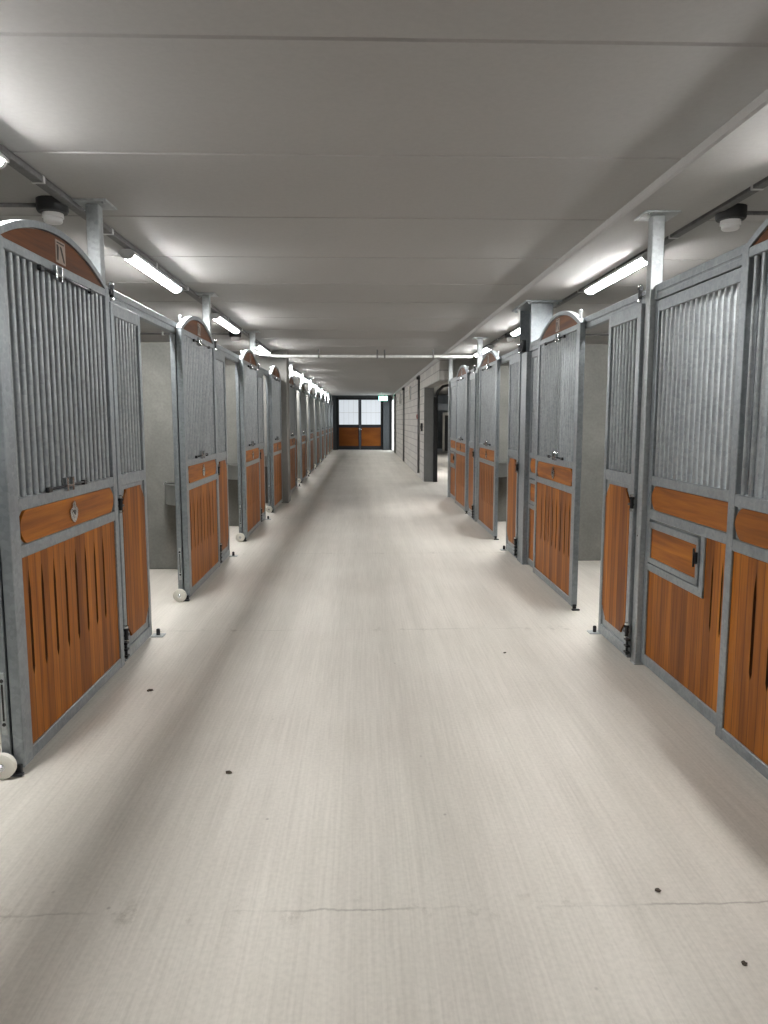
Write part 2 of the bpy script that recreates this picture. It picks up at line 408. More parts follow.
def make_door(s, wheel, single):
    """arched sliding door; near edge at y=0"""
    t = empty('stall_door')
    D = 0.045
    f = MB(s)
    f.box(0, D, 0, .09, .03, ZB, .003)
    f.box(0, D, DW - .06, DW, .03, ZB, .003)
    f.box(.001, D - .001, .088, DW - .058, .033, .088, .003)
    f.box(.001, D - .001, .088, DW - .058, .918, .972, .003)
    f.box(.001, D - .001, .088, DW - .058, 1.118, 1.172, .003)
    f.box(.001, D - .001, .088, DW - .058, 2.19, 2.232, .003)
    f.box(.016, .03, .088, DW - .058, .97, 1.12)          # plate behind the name board
    n = 28
    ys = [DW * k / n for k in range(n + 1)]
    f.strip([(y, arc_z(y)) for y in ys], [(y, max(ZB - .012, arc_z(y, .03))) for y in ys], 0, D)
    for y, z in ((.108, 1.105), (.108, .985), (DW - .075, 1.105), (DW - .075, .985)): screw(f, .016, y, z)
    f.build('frame', 'steel', t)
    # curved head panel with its plaque
    y0, y1 = .09, DW - .06
    pts = [(y0, 2.232), (y1, 2.232)] + [(y1 - (y1 - y0) * k / 24, max(2.2325, arc_z(y1 - (y1 - y0) * k / 24, .034))) for k in range(25)]
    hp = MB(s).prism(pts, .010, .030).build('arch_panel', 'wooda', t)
    u = 1 if s < 0 else -1     # reading direction seen from the aisle
    pc, w, h0, h1 = CY + .02, .058, 2.247, 2.352
    def st(mb, pl):
        mb.prism([(pc + u * a * 1.25, h0 + b) for a, b in pl], .0062, .0098)
    pq = MB(s)
    pq.box(.0075, .0102, pc - w, pc + w, h0, h1)
    o = pq.build('plaque', 'plaque', hp)
    ik = MB(s)
    st(ik, [(-.036, .012), (-.026, .010), (-.018, .072), (-.024, .083), (-.036, .083)])
    st(ik, [(-.006, .080), (.010, .076), (.034, .018), (.034, .008), (.024, .012)])
    st(ik, [(-.034, .090), (.034, .090), (.034, .096), (-.034, .096)])
    ik.build('emblem', 'ink', hp)
    # name board with crest
    nb = MB(s).prism(board_poly(.098, DW - .066, .974, 1.116), .004, .018).build('name_board', 'woodh', t)
    cz = 1.045
    cr = MB(s)
    sh = [(-.034, .012), (-.030, -.022), (-.016, -.042), (0, -.054), (.016, -.042), (.030, -.022), (.034, .012), (.020, .022), (.008, .016), (-.010, .018), (-.022, .022)]
    sh = [(a * 1.5, b) for a, b in sh]
    cr.prism([(CY + u * a, cz + b) for a, b in sh], -.004, .005)
    hd = [(-.018, .014), (.014, .010), (.018, .024), (.010, .034), (.012, .044), (.004, .056), (-.002, .050), (-.012, .046), (-.016, .030)]
    hd = [(a * 1.5, b) for a, b in hd]
    cr.prism([(CY + u * a, cz + b) for a, b in hd], -.006, .005)
    cr.prism([(CY + u * a, cz + b) for a, b in [(-.022, .004), (-.022, -.006), (0, -.032), (.022, -.006), (.022, .004), (0, -.018)]], -.007, .0)
    co = cr.build('crest', 'chrome', nb); co['label'] = 'polished metal crest with a horse head'
    ik = MB(s)
    ik.prism([(CY + u * a, cz + b) for a, b in [(-.014, .010), (.014, .010), (0, -.010)]], -.0055, .0)
    ik.prism([(CY + u * a, cz + b) for a, b in [(.000, .016), (.006, .016), (.005, .044), (.001, .040)]], -.0068, .0)
    ik.build('crest_inlay', 'ink', nb)
    sl = [.165 + k * .1335 for k in range(8)]
    groove_panel(MB(s), .085, DW - .055, .08, .92, .010, .034, sl, .385, .86).build('plank_panel', 'wood', t)
    bars(s, .09, DW - .06, 19, .0225, 1.165, 2.195, .0118, t, single)
    # slide bolts of the talk-through grille, below and above
    for z, ya, yb in ((1.184, .36, .86), (2.178, .40, 1.08)):
        b = MB(s)
        b.tube([(-.006, ya, z), (-.006, yb, z)], .006, 8)
        for y in (ya + .03, yb - .03): b.box(-.014, .004, y - .02, y + .02, z - .014, z + .01, .002)
        bo = b.build('slide_bolt', 'dark', t)
        c = MB(s)
        ym = .62
        for y in (ym - .035, ym + .035): c.box(-.018, .006, y - .008, y + .008, z - .026, z + .04, .002)
        c.box(-.018, -.010, ym - .035, ym + .035, z - .006, z + .006, .002)
        c.build('clip', 'chrome', bo)
    # roller pin over the near edge
    MB(s).lathe([(.011, 0), (.011, .05), (.016, .052), (.016, .064), (.008, .07)], (.03, .10, arc_z(.10) - .008), 'z', 12).build('roller_pin', 'post', t)
    # side channel and bottom guide on the near edge
    g = MB(s)
    g.box(.008, .037, -.012, .002, .012, .05, .003)
    g.box(.0, .06, -.03, -.004, .004, .016, .002)
    g.build('guide_shoe', 'dark', t)
    if wheel:
        a = (.075, -.035, .056)
        wh = MB(s).lathe([(.018, -.017), (.047, -.017), (.054, -.012), (.055, 0), (.054, .012), (.047, .017), (.018, .017)], a, 'y', 32).build('wheel', 'white', t, smooth=40)
        MB(s).lathe([(.0165, -.019), (.0165, -.013), (.010, -.021), (.006, -.028)], a, 'y', 16).build('hub', 'chrome', wh)
        MB(s).lathe([(.007, .0), (.007, .045)], (a[0], a[1] + .012, a[2]), 'y', 8).build('axle', 'dark', wh)
    return t

NY = 0.58   # side gate width
def make_gate(s, d0, single):
    t = empty('side_gate')
    d1 = d0 + .04
    f = MB(s)
    f.box(d0, d1, .0, .055, .02, 2.185, .003)
    f.box(d0, d1, NY - .045, NY, .02, 2.185, .003)
    for z0, z1 in ((.02, .09), (1.10, 1.17), (2.11, 2.185)): f.box(d0 + .001, d1 - .001, .053, NY - .043, z0, z1, .003)
    f.box(d0 + .012, d0 + .026, .05, NY - .042, .085, 1.105)
    for y, z in ((.085, .95), (.085, .25), (NY - .075, .95), (NY - .075, .25)): screw(f, d0 + .012, y, z, .005)
    f.build('frame', 'steel', t)
    MB(s).prism(notch_poly(.068, NY - .056, .145, 1.075), d0 + .002, d0 + .014).build('wood_panel', 'wood', t)
    bars(s, .055, NY - .045, 8, d0 + .02, 1.165, 2.115, .0100, t, single)
    for z in (1.0, .2, 2.24):
        h = MB(s)
        h.lathe([(.012, -.035), (.012, .035)], (d0 - .012, -.012, z), 'z', 10)
        h.box(d0 - .02, d0 + .004, -.012, .035, z - .02, z - .006, .002) if z < 2.2 else h.box(d0 - .02, d0 + .004, -.05, .0, z - .02, z + .01, .002)
        h.lathe([(.017, .0), (.017, .014)], (d0 - .012, -.012, z + .02), 'z', 6)
        ho = h.build('hinge', 'dark', t, smooth=40)
        MB(s).lathe([(.006, -.055), (.0145, -.050), (.0145, -.036), (.008, -.035), (.008, .035), (.0145, .036), (.0145, .048), (.006, .055)], (d0 - .012, -.012, z), 'z', 8).build('pin', 'chrome', ho)
    c = MB(s)                       # drop bolt and chain keeper by the lower hinge
    c.tube([(d0 - .014, -.03, .05), (d0 - .014, -.03, .16)], .008, 8)
    for z in (.06, .10, .14): c.box(d0 - .028, d0 + .002, -.05, -.008, z, z + .014, .003)
    c.build('drop_bolt', 'dark', t)
    p = MB(s)                       # pull recess on the free edge
    p.strip([(NY - .012, .80), (NY + .012, .82), (NY + .012, .96), (NY - .012, .98)], [(NY - .012, .815), (NY + .003, .83), (NY + .003, .95), (NY - .012, .965)], d0 + .004, d0 + .03)
    p.build('pull_handle', 'steel', t)
    return t

def make_feed(s, single, hatch=True):
    """fixed front with feed hatch; near end y=0, post end y=DW"""
    t = empty('stall_screen')
    d0, d1 = .055, .095
    f = MB(s)
    f.box(d0, d1, .0, .055, .02, 2.185, .003)
    f.box(d0, d1, DW - .055, DW, .02, 2.185, .003)
    for z0, z1 in ((.02, .085), (.918, .972), (1.118, 1.172), (2.12, 2.185)): f.box(d0 + .001, d1 - .001, .053, DW - .053, z0, z1, .003)
    ha, hb, hz0, hz1 = DW - .78, DW - .05, .64, .918
    f.box(d0, d1 - .002, ha, ha + .045, hz0 - .035, .92, .003)
    f.box(d0, d1 - .002, ha, hb, hz0 - .035, hz0 + .01, .003)
    f.box(d0 + .014, d0 + .026, .05, DW - .05, .97, 1.12)
    f.build('frame', 'steel', t)
    MB(s).prism(board_poly(.06, DW - .062, .976, 1.116, False, True), d0 + .003, d0 + .016).build('head_board', 'woodh', t)
    # boarding: under the hatch and beside it
    sl = [.10 + k * .1 for k in range(5)]
    groove_panel(MB(s), .05, ha, .08, .92, d0 + .010, d0 + .034, sl, .45, .84, .016).build('plank_panel', 'wood', t)
    MB(s).box(d0 + .010, d0 + .034, ha + .001, DW - .05, .08, hz0 - .03).build('plank_panel', 'wood', t)
    ht = MB(s)
    a, b, za, zb = ha + .052, hb - .012, hz0 + .018, .905
    for box in ((a, b, za, za + .032), (a, b, zb - .04, zb), (a, a + .03, za, zb), (b - .03, b, za, zb)):
        ht.box(d0 - .006, d0 + .028, box[0], box[1], box[2], box[3], .003)
    ho = ht.build('feed_hatch', 'steel', t)
    MB(s).box(d0 + .003, d0 + .02, a + .028, b - .028, za + .03, zb - .038).build('hatch_board', 'woodh', ho)
    k = MB(s)
    k.box(d0 - .018, d0 + .004, a + .004, a + .034, .77, .83, .003)
    k.tube([(d0 - .020, a + .02, .755), (d0 - .020, a + .02, .85)], .006, 8)
    k.build('hatch_latch', 'dark', ho)
    bars(s, .055, DW - .055, 20, d0 + .02, 1.165, 2.125, .0135, t, single)
    lp = MB(s)
    lp.box(d0 + .006, d1 - .012, -.006, .002, .18, .45, .002)
    lo = lp.build('keeper_plate', 'post', t)
    sk = MB(s)
    sk.box(d0 + .013, d1 - .019, -.008, -.004, .24, .40, .001)
    sk.lathe([(.008, -.009), (.008, -.004)], (d0 + .017, 0, .415), 'y', 10); sk.lathe([(.008, -.009), (.008, -.004)], (d0 + .017, 0, .225), 'y', 10)
    sk.build('keeper_slot', 'gap', lo)
    return t

def make_post(s, d0, top=2.72):
    t = empty('ceiling_post')
    p = MB(s)
    w = .072
    p.box(d0, d0 + w, -w / 2, w / 2, 0.0, top - .012, .004)
    p.build('tube', 'post', t)
    q = MB(s)
    q.box(d0 + w / 2 - .10, d0 + w / 2 + .10, -.10, .10, top - .012, top, .002)
    q.lathe([(.009, -.010), (.009, 0)], (d0 + w / 2 - .075, -.075, top - .012), 'z', 6); q.lathe([(.009, -.010), (.009, 0)], (d0 + w / 2 + .075, .075, top - .012), 'z', 6)
    q.build('head_plate', 'post', t)
    b = MB(s)
    b.box(d0 - .004, d0 + w + .004, -w / 2 - .004, w / 2 + .004, 0.0, .008, .002)
    b.build('foot_plate', 'post', t)
    h = MB(s)
    h.lathe([(.006, -.001), (.006, .002)], (d0, 0.005, .80), 'x', 8)
    h.build('lock_hole', 'gap', t)
    return t

def make_track(s, length):
    """double sliding-door channel"""
    t = empty('door_track')
    c = MB(s)
    c.box(.052, .098, 0, length, 2.19, 2.225, .003)
    c.box(.056, .094, .0, length, 2.222, 2.236)
    c.box(.050, .100, 0, length, 2.234, 2.278, .003)
    c.build('channel', 'steel', t)
    e = MB(s)
    for y in (.0, length - .03): e.box(.047, .0495, y, y + .03, 2.195, 2.272, .001)
    e.build('end_plate', 'post', t)
    return t

def make_footbolt(s):
    t = empty('floor_guide')
    MB(s).box(-.045, .045, -.04, .04, 0, .008, .003).build('plate', 'post', t)
    MB(s).lathe([(.013, .006), (.013, .045), (.009, .052)], (0, .0, 0), 'z', 12).build('pin', 'dark', t, smooth=40)
    return t

def make_trough(s, R=.36):
    """quarter-round steel feed trough for the corner; corner at origin, opens to +x and -y"""
    t = empty('feed_trough')
    n = 14; z0, z1 = .69, .885
    o = [(R * math.cos(a), -R * math.sin(a)) for a in [PI / 2 * k / n for k in range(n + 1)]]
    b = MB(s)
    F = b.bm.faces.new
    def ring(r, z): return [b.v((0.0 + x * r, y * r, z)) for x, y in o] + [b.v((0, 0, z))]
    A = ring(.985, z0); B = ring(1.0, z1); C = ring(.96, z1); D = ring(.945, z0 + .012)
    m = n + 2
    for P, Q in ((A, B), (C, D)):
        for k in range(m):
            f = F([P[k], P[(k + 1) % m], Q[(k + 1) % m], Q[k]])
    for k in range(m): F([B[k], B[(k + 1) % m], C[(k + 1) % m], C[k]])
    F(A[::-1]); F(D)
    b.build('bowl', 'stain', t, smooth=35)
    r = MB(s)
    r.tube([(x * 1.0, y * 1.0, z1) for x, y in o], .011, 8)
    r.build('rolled_rim', 'stain', t)
    return t

# ------------------------------------------------------------------ the two rows
CEIL, SOFFIT = 2.72, 2.68
HC0, HC1 = 7.66, 8.20            # big steel column, right row
left_near = [3.08, 6.17, 9.28, 12.20]
left_far = [15.0, 18.0, 21.0, 24.0, 27.0, 30.0, 33.05, 36.1]
row_l, row_r = 'in the long row facing the brick wall', 'in the short row before the brick wall'

def put(proto, used, x, y, z=0):
    o = proto if id(proto) not in used else copy_tree(proto)
    used.add(id(proto)); o.location = (x, y, z)
    return o
used = set()

pl = dict(door=make_door(-1, True, True), gate=make_gate(-1, .02, True), feed=make_feed(-1, True), post=make_post(-1, .04), far_door=make_door(-1, True, False), far_gate=make_gate(-1, .02, False),
          far_feed=make_feed(-1, False), foot=make_footbolt(-1), trough=make_trough(-1))
pr = dict(door=make_door(1, False, True), gate=make_gate(1, .0, True), feed=make_feed(1, True), post=make_post(1, .022, SOFFIT), foot=make_footbolt(1), trough=make_trough(1))

spot_l = ['closest to the camera', 'second from the camera', 'third from the camera', 'just before the concrete pillar'] + \
         ['just past the concrete pillar', 'second past the concrete pillar', 'third past the concrete pillar', 'fourth past the concrete pillar', 'fifth past the concrete pillar',
          'sixth past the concrete pillar', 'seventh past the concrete pillar', 'beside the far double door']
all_l = left_near + left_far
for i, y in enumerate(all_l):
    near = i < 3
    w = spot_l[i]
    o = put(pl['door' if near else 'far_door'], used, -XL, y)
    tag(o, 'arched wood and galvanised stall door on a white wheel, %s on the left' % w, 'stall door', 'wheeled stall doors of the long row')
    last = i == len(all_l) - 1
    if i == 3:
        pass
    elif not last:
        o = put(pl['gate' if near else 'far_gate'], used, -XL, y + DW + .085)
        tag(o, 'narrow barred side gate with wood panel, behind the %s' % ('left door ' + w), 'side gate', 'side gates of the long row')
    if i != 3:
        o = put(pl['post'], used, -XL, y + DW + .04)
        tag(o, 'slim square galvanised post reaching the ceiling, at the left door %s' % w, 'post', 'ceiling posts of the long row')
    if i < 5:
        o = put(pl['feed' if i < 2 else 'far_feed'], used, -XL, y)
        tag(o, 'fixed barred stall front behind the left arched door %s' % w, 'stall front', 'fixed fronts of the long row')
    if i != 3 and not last and i < 8:
        o = put(pl['foot'], used, -XL - .02 + .03, y + DW + .085 + NY + .045)
        tag(o, 'small floor plate with dark upright pin, beside the left gate %s' % w, 'floor guide', 'floor guide pins of the long row')
    # track between this post and the next one
for i, y in enumerate(all_l[:-1]):
    if i == 3: continue
    a = y + DW + .04 + .037; b = all_l[i + 1] + DW + (.04 - .037 if i != 2 else .0)
    t = make_track(-1, b - a); t.location = (-XL, a, 0)
    tag(t, 'double galvanised sliding track over the opening past the left door %s' % spot_l[i], 'track', 'door tracks of the long row')
t = make_track(-1, 3.08 + DW + .003 - 2.0); t.location = (-XL, 2.0, 0)
tag(t, 'galvanised sliding track behind the arch of the closest left door', 'track', 'door tracks of the long row')
t = make_track(-1, 15.0 + DW - 14.02); t.location = (-XL, 14.02, 0)
tag(t, 'galvanised sliding track starting at the far side of the concrete pillar', 'track', 'door tracks of the long row')

o = put(pl['far_door'], used, -XL, 0.0); tag(o, 'arched stall door behind the camera on the left, outside the frame', 'stall door', 'wheeled stall doors of the long row')
o = put(pl['far_gate'], used, -XL, 1.445); tag(o, 'narrow side gate beside the camera on the left, outside the frame', 'side gate', 'side gates of the long row')
o = put(pl['post'], used, -XL, 1.40); tag(o, 'slim ceiling post beside the camera on the left, outside the frame', 'post', 'ceiling posts of the long row')
o = put(pl['far_feed'], used, -XL, 0.0); tag(o, 'fixed barred stall front behind the camera on the left, outside the frame', 'stall front', 'fixed fronts of the long row')
right_doors = [1.97, 5.77, 9.30, 11.95]
right_feed = [4.435 - DW, 7.655 - DW, 11.0 - DW, 14.60 - DW]
right_post = [4.472, None, 11.04, 14.64]
right_gate = [4.512, 7.935, 11.08]
spot_r = ['closest to the camera', 'beside the steel column', 'third from the camera', 'beside the brick wall']
for i, y in enumerate(right_doors):
    w = spot_r[i]
    o = put(pr['door'], used, XR, y)
    tag(o, 'arched wood and galvanised stall door %s on the right, overlapping its hatch front' % w if i in (0, 1, 3) else
        'arched wood and galvanised stall door third from the camera on the right', 'stall door', 'stall doors of the short row')
    o = put(pr['feed'], used, XR, right_feed[i])
    tag(o, 'fixed barred stall front with wooden feed hatch, behind the right door %s' % w, 'stall front', 'fixed fronts of the short row')
    if right_post[i]:
        o = put(pr['post'], used, XR, right_post[i])
        tag(o, 'slim square galvanised post under the ceiling edge, at the right front %s' % w, 'post', 'ceiling posts of the short row')
    if i < 3:
        o = put(pr['gate'], used, XR, right_gate[i])
        tag(o, 'narrow barred side gate with notched wood panel, after the right front %s' % w, 'side gate', 'side gates of the short row')
        if i < 2:
            o = put(pr['foot'], used, XR - .01, right_gate[i] + NY + .045)
            tag(o, 'small floor plate with upright pin, beside the right gate %s' % w, 'floor guide', 'floor guide pins of the short row')
o = put(pr['post'], used, XR, 1.33); tag(o, 'slim ceiling post beside the camera on the right, outside the frame', 'post', 'ceiling posts of the short row')
o = put(pr['gate'], used, XR, 1.372); tag(o, 'narrow side gate beside the camera on the right, outside the frame', 'side gate', 'side gates of the short row')
o = put(pr['feed'], used, XR, -.07); tag(o, 'fixed barred stall front behind the camera on the right, outside the frame', 'stall front', 'fixed fronts of the short row')
segs = [(1.95, 4.436, 'over the closest right stall front'), (4.508, 7.655, 'over the first right opening'), (8.21, 11.004, 'over the right opening past the steel column'), (11.076, 14.604, 'over the right door beside the brick wall')]
for a, b, w in segs:
    t = make_track(1, b - a); t.location = (XR, a, 0)
    tag(t, 'double galvanised sliding track %s' % w, 'track', 'door tracks of the short row')

# big steel column of the right row
t = empty('steel_column', (1.70, 0, 0))
c = MB()
for y in (HC0, HC1 - .016): c.box(0, .22, y, y + .016, 0, SOFFIT - .02, .002)
c.box(.10, .112, HC0 + .01, HC1 - .01, 0, SOFFIT - .02)
c.build('beam_section', 'steel', t)
c = MB(); c.box(-.07, .29, HC0 - .09, HC1 + .09, SOFFIT - .02, SOFFIT, .003)
for y in (HC0 - .05, HC1 + .05):
    for x in (-.03, .25): c.lathe([(.014, -.034), (.014, -.018)], (x, y, SOFFIT), 'z', 6)
c.build('head_plate', 'steel', t)
c = MB(); c.box(-.045, .0, 7.86, 7.92, 2.2, 2.32, .004); c.lathe([(.012, -.04), (.012, .04)], (-.045, 7.90, 2.25), 'z', 10)
c.build('gate_bracket', 'dark', t)
c = MB(); c.box(-.035, .0, HC0, 7.92, .0, 2.185, .003)
c.build('cover_strip', 'steel', t)
tag(t, 'wide galvanised H-section column with a broad head plate in the right row', 'column')

# troughs in the stall corners
for y, w in ((7.45, 'first left opening'), (10.60, 'second left opening'), (13.52, 'third left opening')):
    o = put(pl['trough'], used, -1.58, y)
    tag(o, 'stainless corner feed trough seen through the %s' % w, 'feed trough', 'feed troughs of the long row')
for y, w in ((10.93, 'right opening past the steel column'), ):
    o = put(pr['trough'], used, 1.78, y)
    tag(o, 'stainless corner feed trough seen through the %s' % w, 'feed trough', 'feed troughs of the short row')

# ------------------------------------------------------------------ the room
XW = 4.9
Y0, Y1 = -4.0, 38.0
struct(MB().box(-XW, 6.6, Y0, 40, -.1, 0).build('floor', 'floor'))
# ceiling of long slabs with open chamfered joints
mb = MB()
joints = [2.59 - 1.1 * k for k in range(6, 0, -1)] + [2.59, 3.66, 4.75, 5.87, 6.97, 8.05, 9.25, 10.45]
while joints[-1] < 37.0: joints.append(joints[-1] + 1.15)
edges = [Y0] + joints + [Y1]
F = mb.bm.faces.new
g, dp = .012, .010
for a, b in zip(edges, edges[1:]):
    prof = [(a, CEIL + dp), (a + g, CEIL), (b - g, CEIL), (b, CEIL + dp), (b, CEIL + .12), (a, CEIL + .12)]
    mb.prism(prof, -XW, 6.6)
struct(mb.build('ceiling', 'ceil'))
# dropped edge beam along the right row, meeting the block wall
BX = 1.53
mb = MB()
mb.prism([(BX, CEIL + .01), (BX - .025, CEIL + .01), (BX - .012, SOFFIT + .008), (BX, SOFFIT), (1.98, SOFFIT), (1.98, CEIL + .01)], Y0, 14.9, 'y')
struct(mb.build('trim_1', 'ceil'))
mb = MB(); mb.prism([(1.52, CEIL + .01), (1.46, CEIL + .01), (1.50, SOFFIT - .02), (1.52, SOFFIT - .02)], 14.9, Y1, 'y')
struct(mb.build('trim_2', 'ceil'))
struct(MB().box(-XW - .2, -XW, Y0, Y1, 0, 2.85).build('wall_left', 'part'))
struct(MB().box(-XW, 6.6, Y0 - .2, Y0, 0, 2.85).build('wall_behind', 'part'))
# block wall on the right with the big opening
mb = MB()
OX0, OX1, OY0, OY1, OZ = 1.52, 1.73, 14.95, 18.35, 2.27
mb.box(OX0, OX1, OY1, Y1, 0, CEIL)
mb.box(OX0, OX1, OY0 - .05, OY1, OZ, CEIL)
struct(mb.build('wall_right', 'brick'))
struct(MB().box(1.80, 6.6, 14.75, 14.95, 0, CEIL).build('wall_stall_end', 'part'))
struct(MB().box(6.6, 6.8, Y0, 40, 0, 3.2).build('wall_far_right', 'part'))
struct(MB().box(OX0 - .012, OX1 + .012, OY1 - .03, OY1 + .02, 0, OZ + .02, .003).build('trim_3', 'jamb'))
# partitions between the stalls
def partition(x0, x1, y, top, wd=.15):
    o = MB().box(x0, x1, y, y + wd, 0, top, .008).build('partition_wall', 'part'); struct(o); return o
for y in all_l:
    if y == 12.20: continue
    partition(-XW, -1.57, y + DW + .0, 2.255)
for y in (4.44, 7.86, 11.0): partition(1.945 if y == 7.86 else 1.78, 6.6, y, 2.28)
# concrete pillar and cross wall of the left row
struct(MB().box(-1.90, -1.335, 13.60, 14.0, 0, CEIL, .012).build('concrete_column', 'colm'))
struct(MB().box(-XW, -1.90, 13.66, 13.9, 0, CEIL).build('cross_wall', 'colm'))
# end wall round the double door
mb = MB()
DX0, DX1, DZ = -1.27, 1.06, 2.60
mb.box(-XW, DX0, Y1, Y1 + .2, 0, CEIL); mb.box(DX1, 1.73, Y1, Y1 + .2, 0, CEIL); mb.box(DX0, DX1, Y1, Y1 + .2, DZ, CEIL)
struct(mb.build('wall_end', 'darkwall'))
mb = MB(); mb.box(DX1, DX1 + .30, Y1 - .25, Y1, 0, CEIL)
struct(mb.build('trim_4', 'darkwall'))
mb = MB(); mb.box(DX0 - .5, DX0 - .04, Y1 - .15, Y1, 0, CEIL)
struct(mb.build('trim_5', 'darkwall'))

# ------------------------------------------------------------------ end double door
t = empty('door_1', (0, Y1, 0)); struct(t)
mb = MB()
mb.box(DX0, DX0 + .05, -.06, .06, 0, DZ); mb.box(DX1 - .05, DX1, -.06, .06, 0, DZ); mb.box(DX0, DX1, -.06, .06, DZ - .06, DZ)
mb.build('frame', 'endframe', t)
mid = (DX0 + DX1) / 2
for a, b in ((DX0 + .05, mid - .005), (mid + .005, DX1 - .05)):
    f = MB()
    f.box(a, a + .07, -.045, .02, .02, DZ - .06, .004); f.box(b - .07, b, -.045, .02, .02, DZ - .06, .004)
    f.box(a + .07, b - .07, -.045, .02, .02, .20, .004); f.box(a + .07, b - .07, -.045, .02, 1.12, 1.27, .004); f.box(a + .07, b - .07, -.045, .02, 2.50, DZ - .06, .004)
    lf = f.build('leaf', 'endframe', t)
    MB().box(a + .07, b - .07, -.03, .0, .20, 1.12).build('wood_panel', 'woode', lf)
    MB().box(a + .07, b - .07, -.01, .0, 1.27, 2.50).build('pane', 'pane', lf)
    g = MB(); g.box(a + .07, b - .07, -.02, -.005, 1.86, 1.875)
    for k in range(1, 4): x = a + .07 + (b - a - .14) * k / 4; g.box(x - .004, x + .004, -.018, -.006, 1.27, 2.5)
    g.build('glazing_bar', 'lamph', lf)
h = MB(); h.box(mid - .05, mid + .02, -.06, -.045, .98, 1.10, .003); h.tube([(mid - .015, -.06, 1.03), (mid - .015, -.11, 1.03), (mid + .1, -.11, 1.03)], .012, 8)
h.build('handle', 'chrome', t)

# ------------------------------------------------------------------ lamps and cabling
def make_lamp():
    t = empty('strip_lamp')
    Lh = 1.42; w, z = .044, .0
    b = MB(); b.prism([(-.056, .028), (.056, .028), (.056, .042), (w * .7, .066), (-w * .7, .066), (-.056, .042)], 0, Lh, 'y'); b.build('housing', 'lamph', t)
    pr_ = [(.046, .033), (.043, .024), (.034, .010), (.018, .001), (0, -.002), (-.018, .001), (-.034, .010), (-.043, .024), (-.046, .033)]
    d = MB(); d.prism(pr_, .03, Lh - .03, 'y'); d.build('diffuser', 'lamp', t)
    for y in (0, Lh - .03):
        e = MB(); e.prism([(p[0] * 1.04, p[1]) for p in pr_], y, y + .03, 'y'); e.build('end_cap', 'lamph', t)
    for y in (.25, Lh - .25):
        k = MB(); k.box(-.03, .03, y - .015, y + .015, .06, .092); k.build('bracket', 'tray', t)
    return t
lamp0 = make_lamp()
TLX, TRX = -1.625, 2.03
LZ = 2.61
lamps_l = [2.14, 5.42, 8.56, 11.82] + [15.1 + 3.0 * k for k in range(9)]
lamps_r = [-1.15, 2.10, 5.40, 8.75, 12.05]
for i, y in enumerate(lamps_l[:-2]):
    o = put(lamp0, used, TLX, y, LZ)
    w = ['over the closest left door', 'between the first and second left posts', 'between the second and third left posts', 'just before the left concrete pillar'][i] if i < 4 else '%s past the left concrete pillar' % ORD[i - 4]
    tag(o, 'lit strip lamp under the left trunking, %s' % w, 'strip lamp', 'strip lamps of the left trunking')
for i, y in enumerate(lamps_r):
    o = put(lamp0, used, TRX, y, LZ)
    w = ['out of view behind the camera', 'over the closest right door', 'past the first right post', 'half hidden by the steel column', 'before the brick wall'][i]
    tag(o, 'lit strip lamp under the right trunking, %s' % w, 'strip lamp', 'strip lamps of the right trunking')

def trunking(x, y0, y1, label):
    t = empty('cable_trunking', (x, 0, 0))
    b = MB(); b.box(-.028, .028, y0, y1, CEIL - .034, CEIL - .002, .003); b.build('channel', 'tray', t)
    k = MB().box(-.032, .032, -.01, .01, CEIL - .038, CEIL - .001, .002).build('clip', 'pipe', t)
    y = y0 + .4; k.location = (0, y, 0)
    while y + 1.05 < y1:
        y += 1.05; c = k.copy(); col.objects.link(c); c.parent = t; c.location = (0, y, 0)
    tag(t, label, 'cable trunking')
trunking(TLX, 1.5, 37.6, 'long dark metal cable trunking along the ceiling above the left stall fronts')
trunking(TRX + .02, 1.5, 14.6, 'dark metal cable trunking along the ceiling above the right stall fronts')

def sensor(x, y, s, xl, label):
    t = empty('ceiling_sensor', (x, y, CEIL))
    b = MB(); b.lathe([(.085, 0), (.085, -.058), (.078, -.07), (.05, -.075)], (0, 0, 0), 'z', 20); b.build('base', 'black', t, smooth=40)
    d = MB(); d.lathe([(.056, -.07), (.058, -.098), (.050, -.100), (.050, -.118), (.042, -.126), (.020, -.128)], (0, 0, 0), 'z', 20); d.build('lens', 'lens', t, smooth=40)
    c = MB(); c.tube([(s * .07, 0, -.03), (s * xl, 0, -.03)], .012, 10); c.build('conduit', 'tray', t)
    for q in (.35, 1.0, 1.7): MB().box(s * q - .012, s * q + .012, -.018, .018, -.05, -.001).build('clip', 'pipe', t)
    tag(t, label, 'sensor', 'ceiling sensors')
sensor(TLX - .10, 4.42, -1, 3.0, 'black ceiling sensor with white lens above the closest left arched door')
sensor(TLX - .14, 10.75, -1, 3.0, 'black ceiling sensor with white lens beyond the second left post')
sensor(TRX + .11, 4.46, 1, 3.0, 'black ceiling sensor with white lens above the closest right stall front')
sensor(TRX + .06, 10.7, 1, 3.0, 'black ceiling sensor behind the steel column of the right row')

# pale conduit crossing the aisle
t = empty('crossing_conduit', (0, 13.35, 2.605))
c = MB()
c.tube([(-1.80, -.80, .02), (-1.72, -.45, .0), (-1.6, -.16, 0), (-1.48, -.03, 0), (-1.36, 0, 0), (1.94, 0, 0)], .026, 12)
c.build('pipe', 'pipe', t, smooth=50)
for x in (-.75, .27, .40, 1.25): MB().lathe([(.034, -.014), (.034, .014)], (x, 0, 0), 'x', 14).box(x - .012, x + .012, -.012, .012, .02, .114).build('clamp', 'tray', t)
tag(t, 'pale round conduit crossing under the ceiling in front of the concrete pillar', 'conduit')

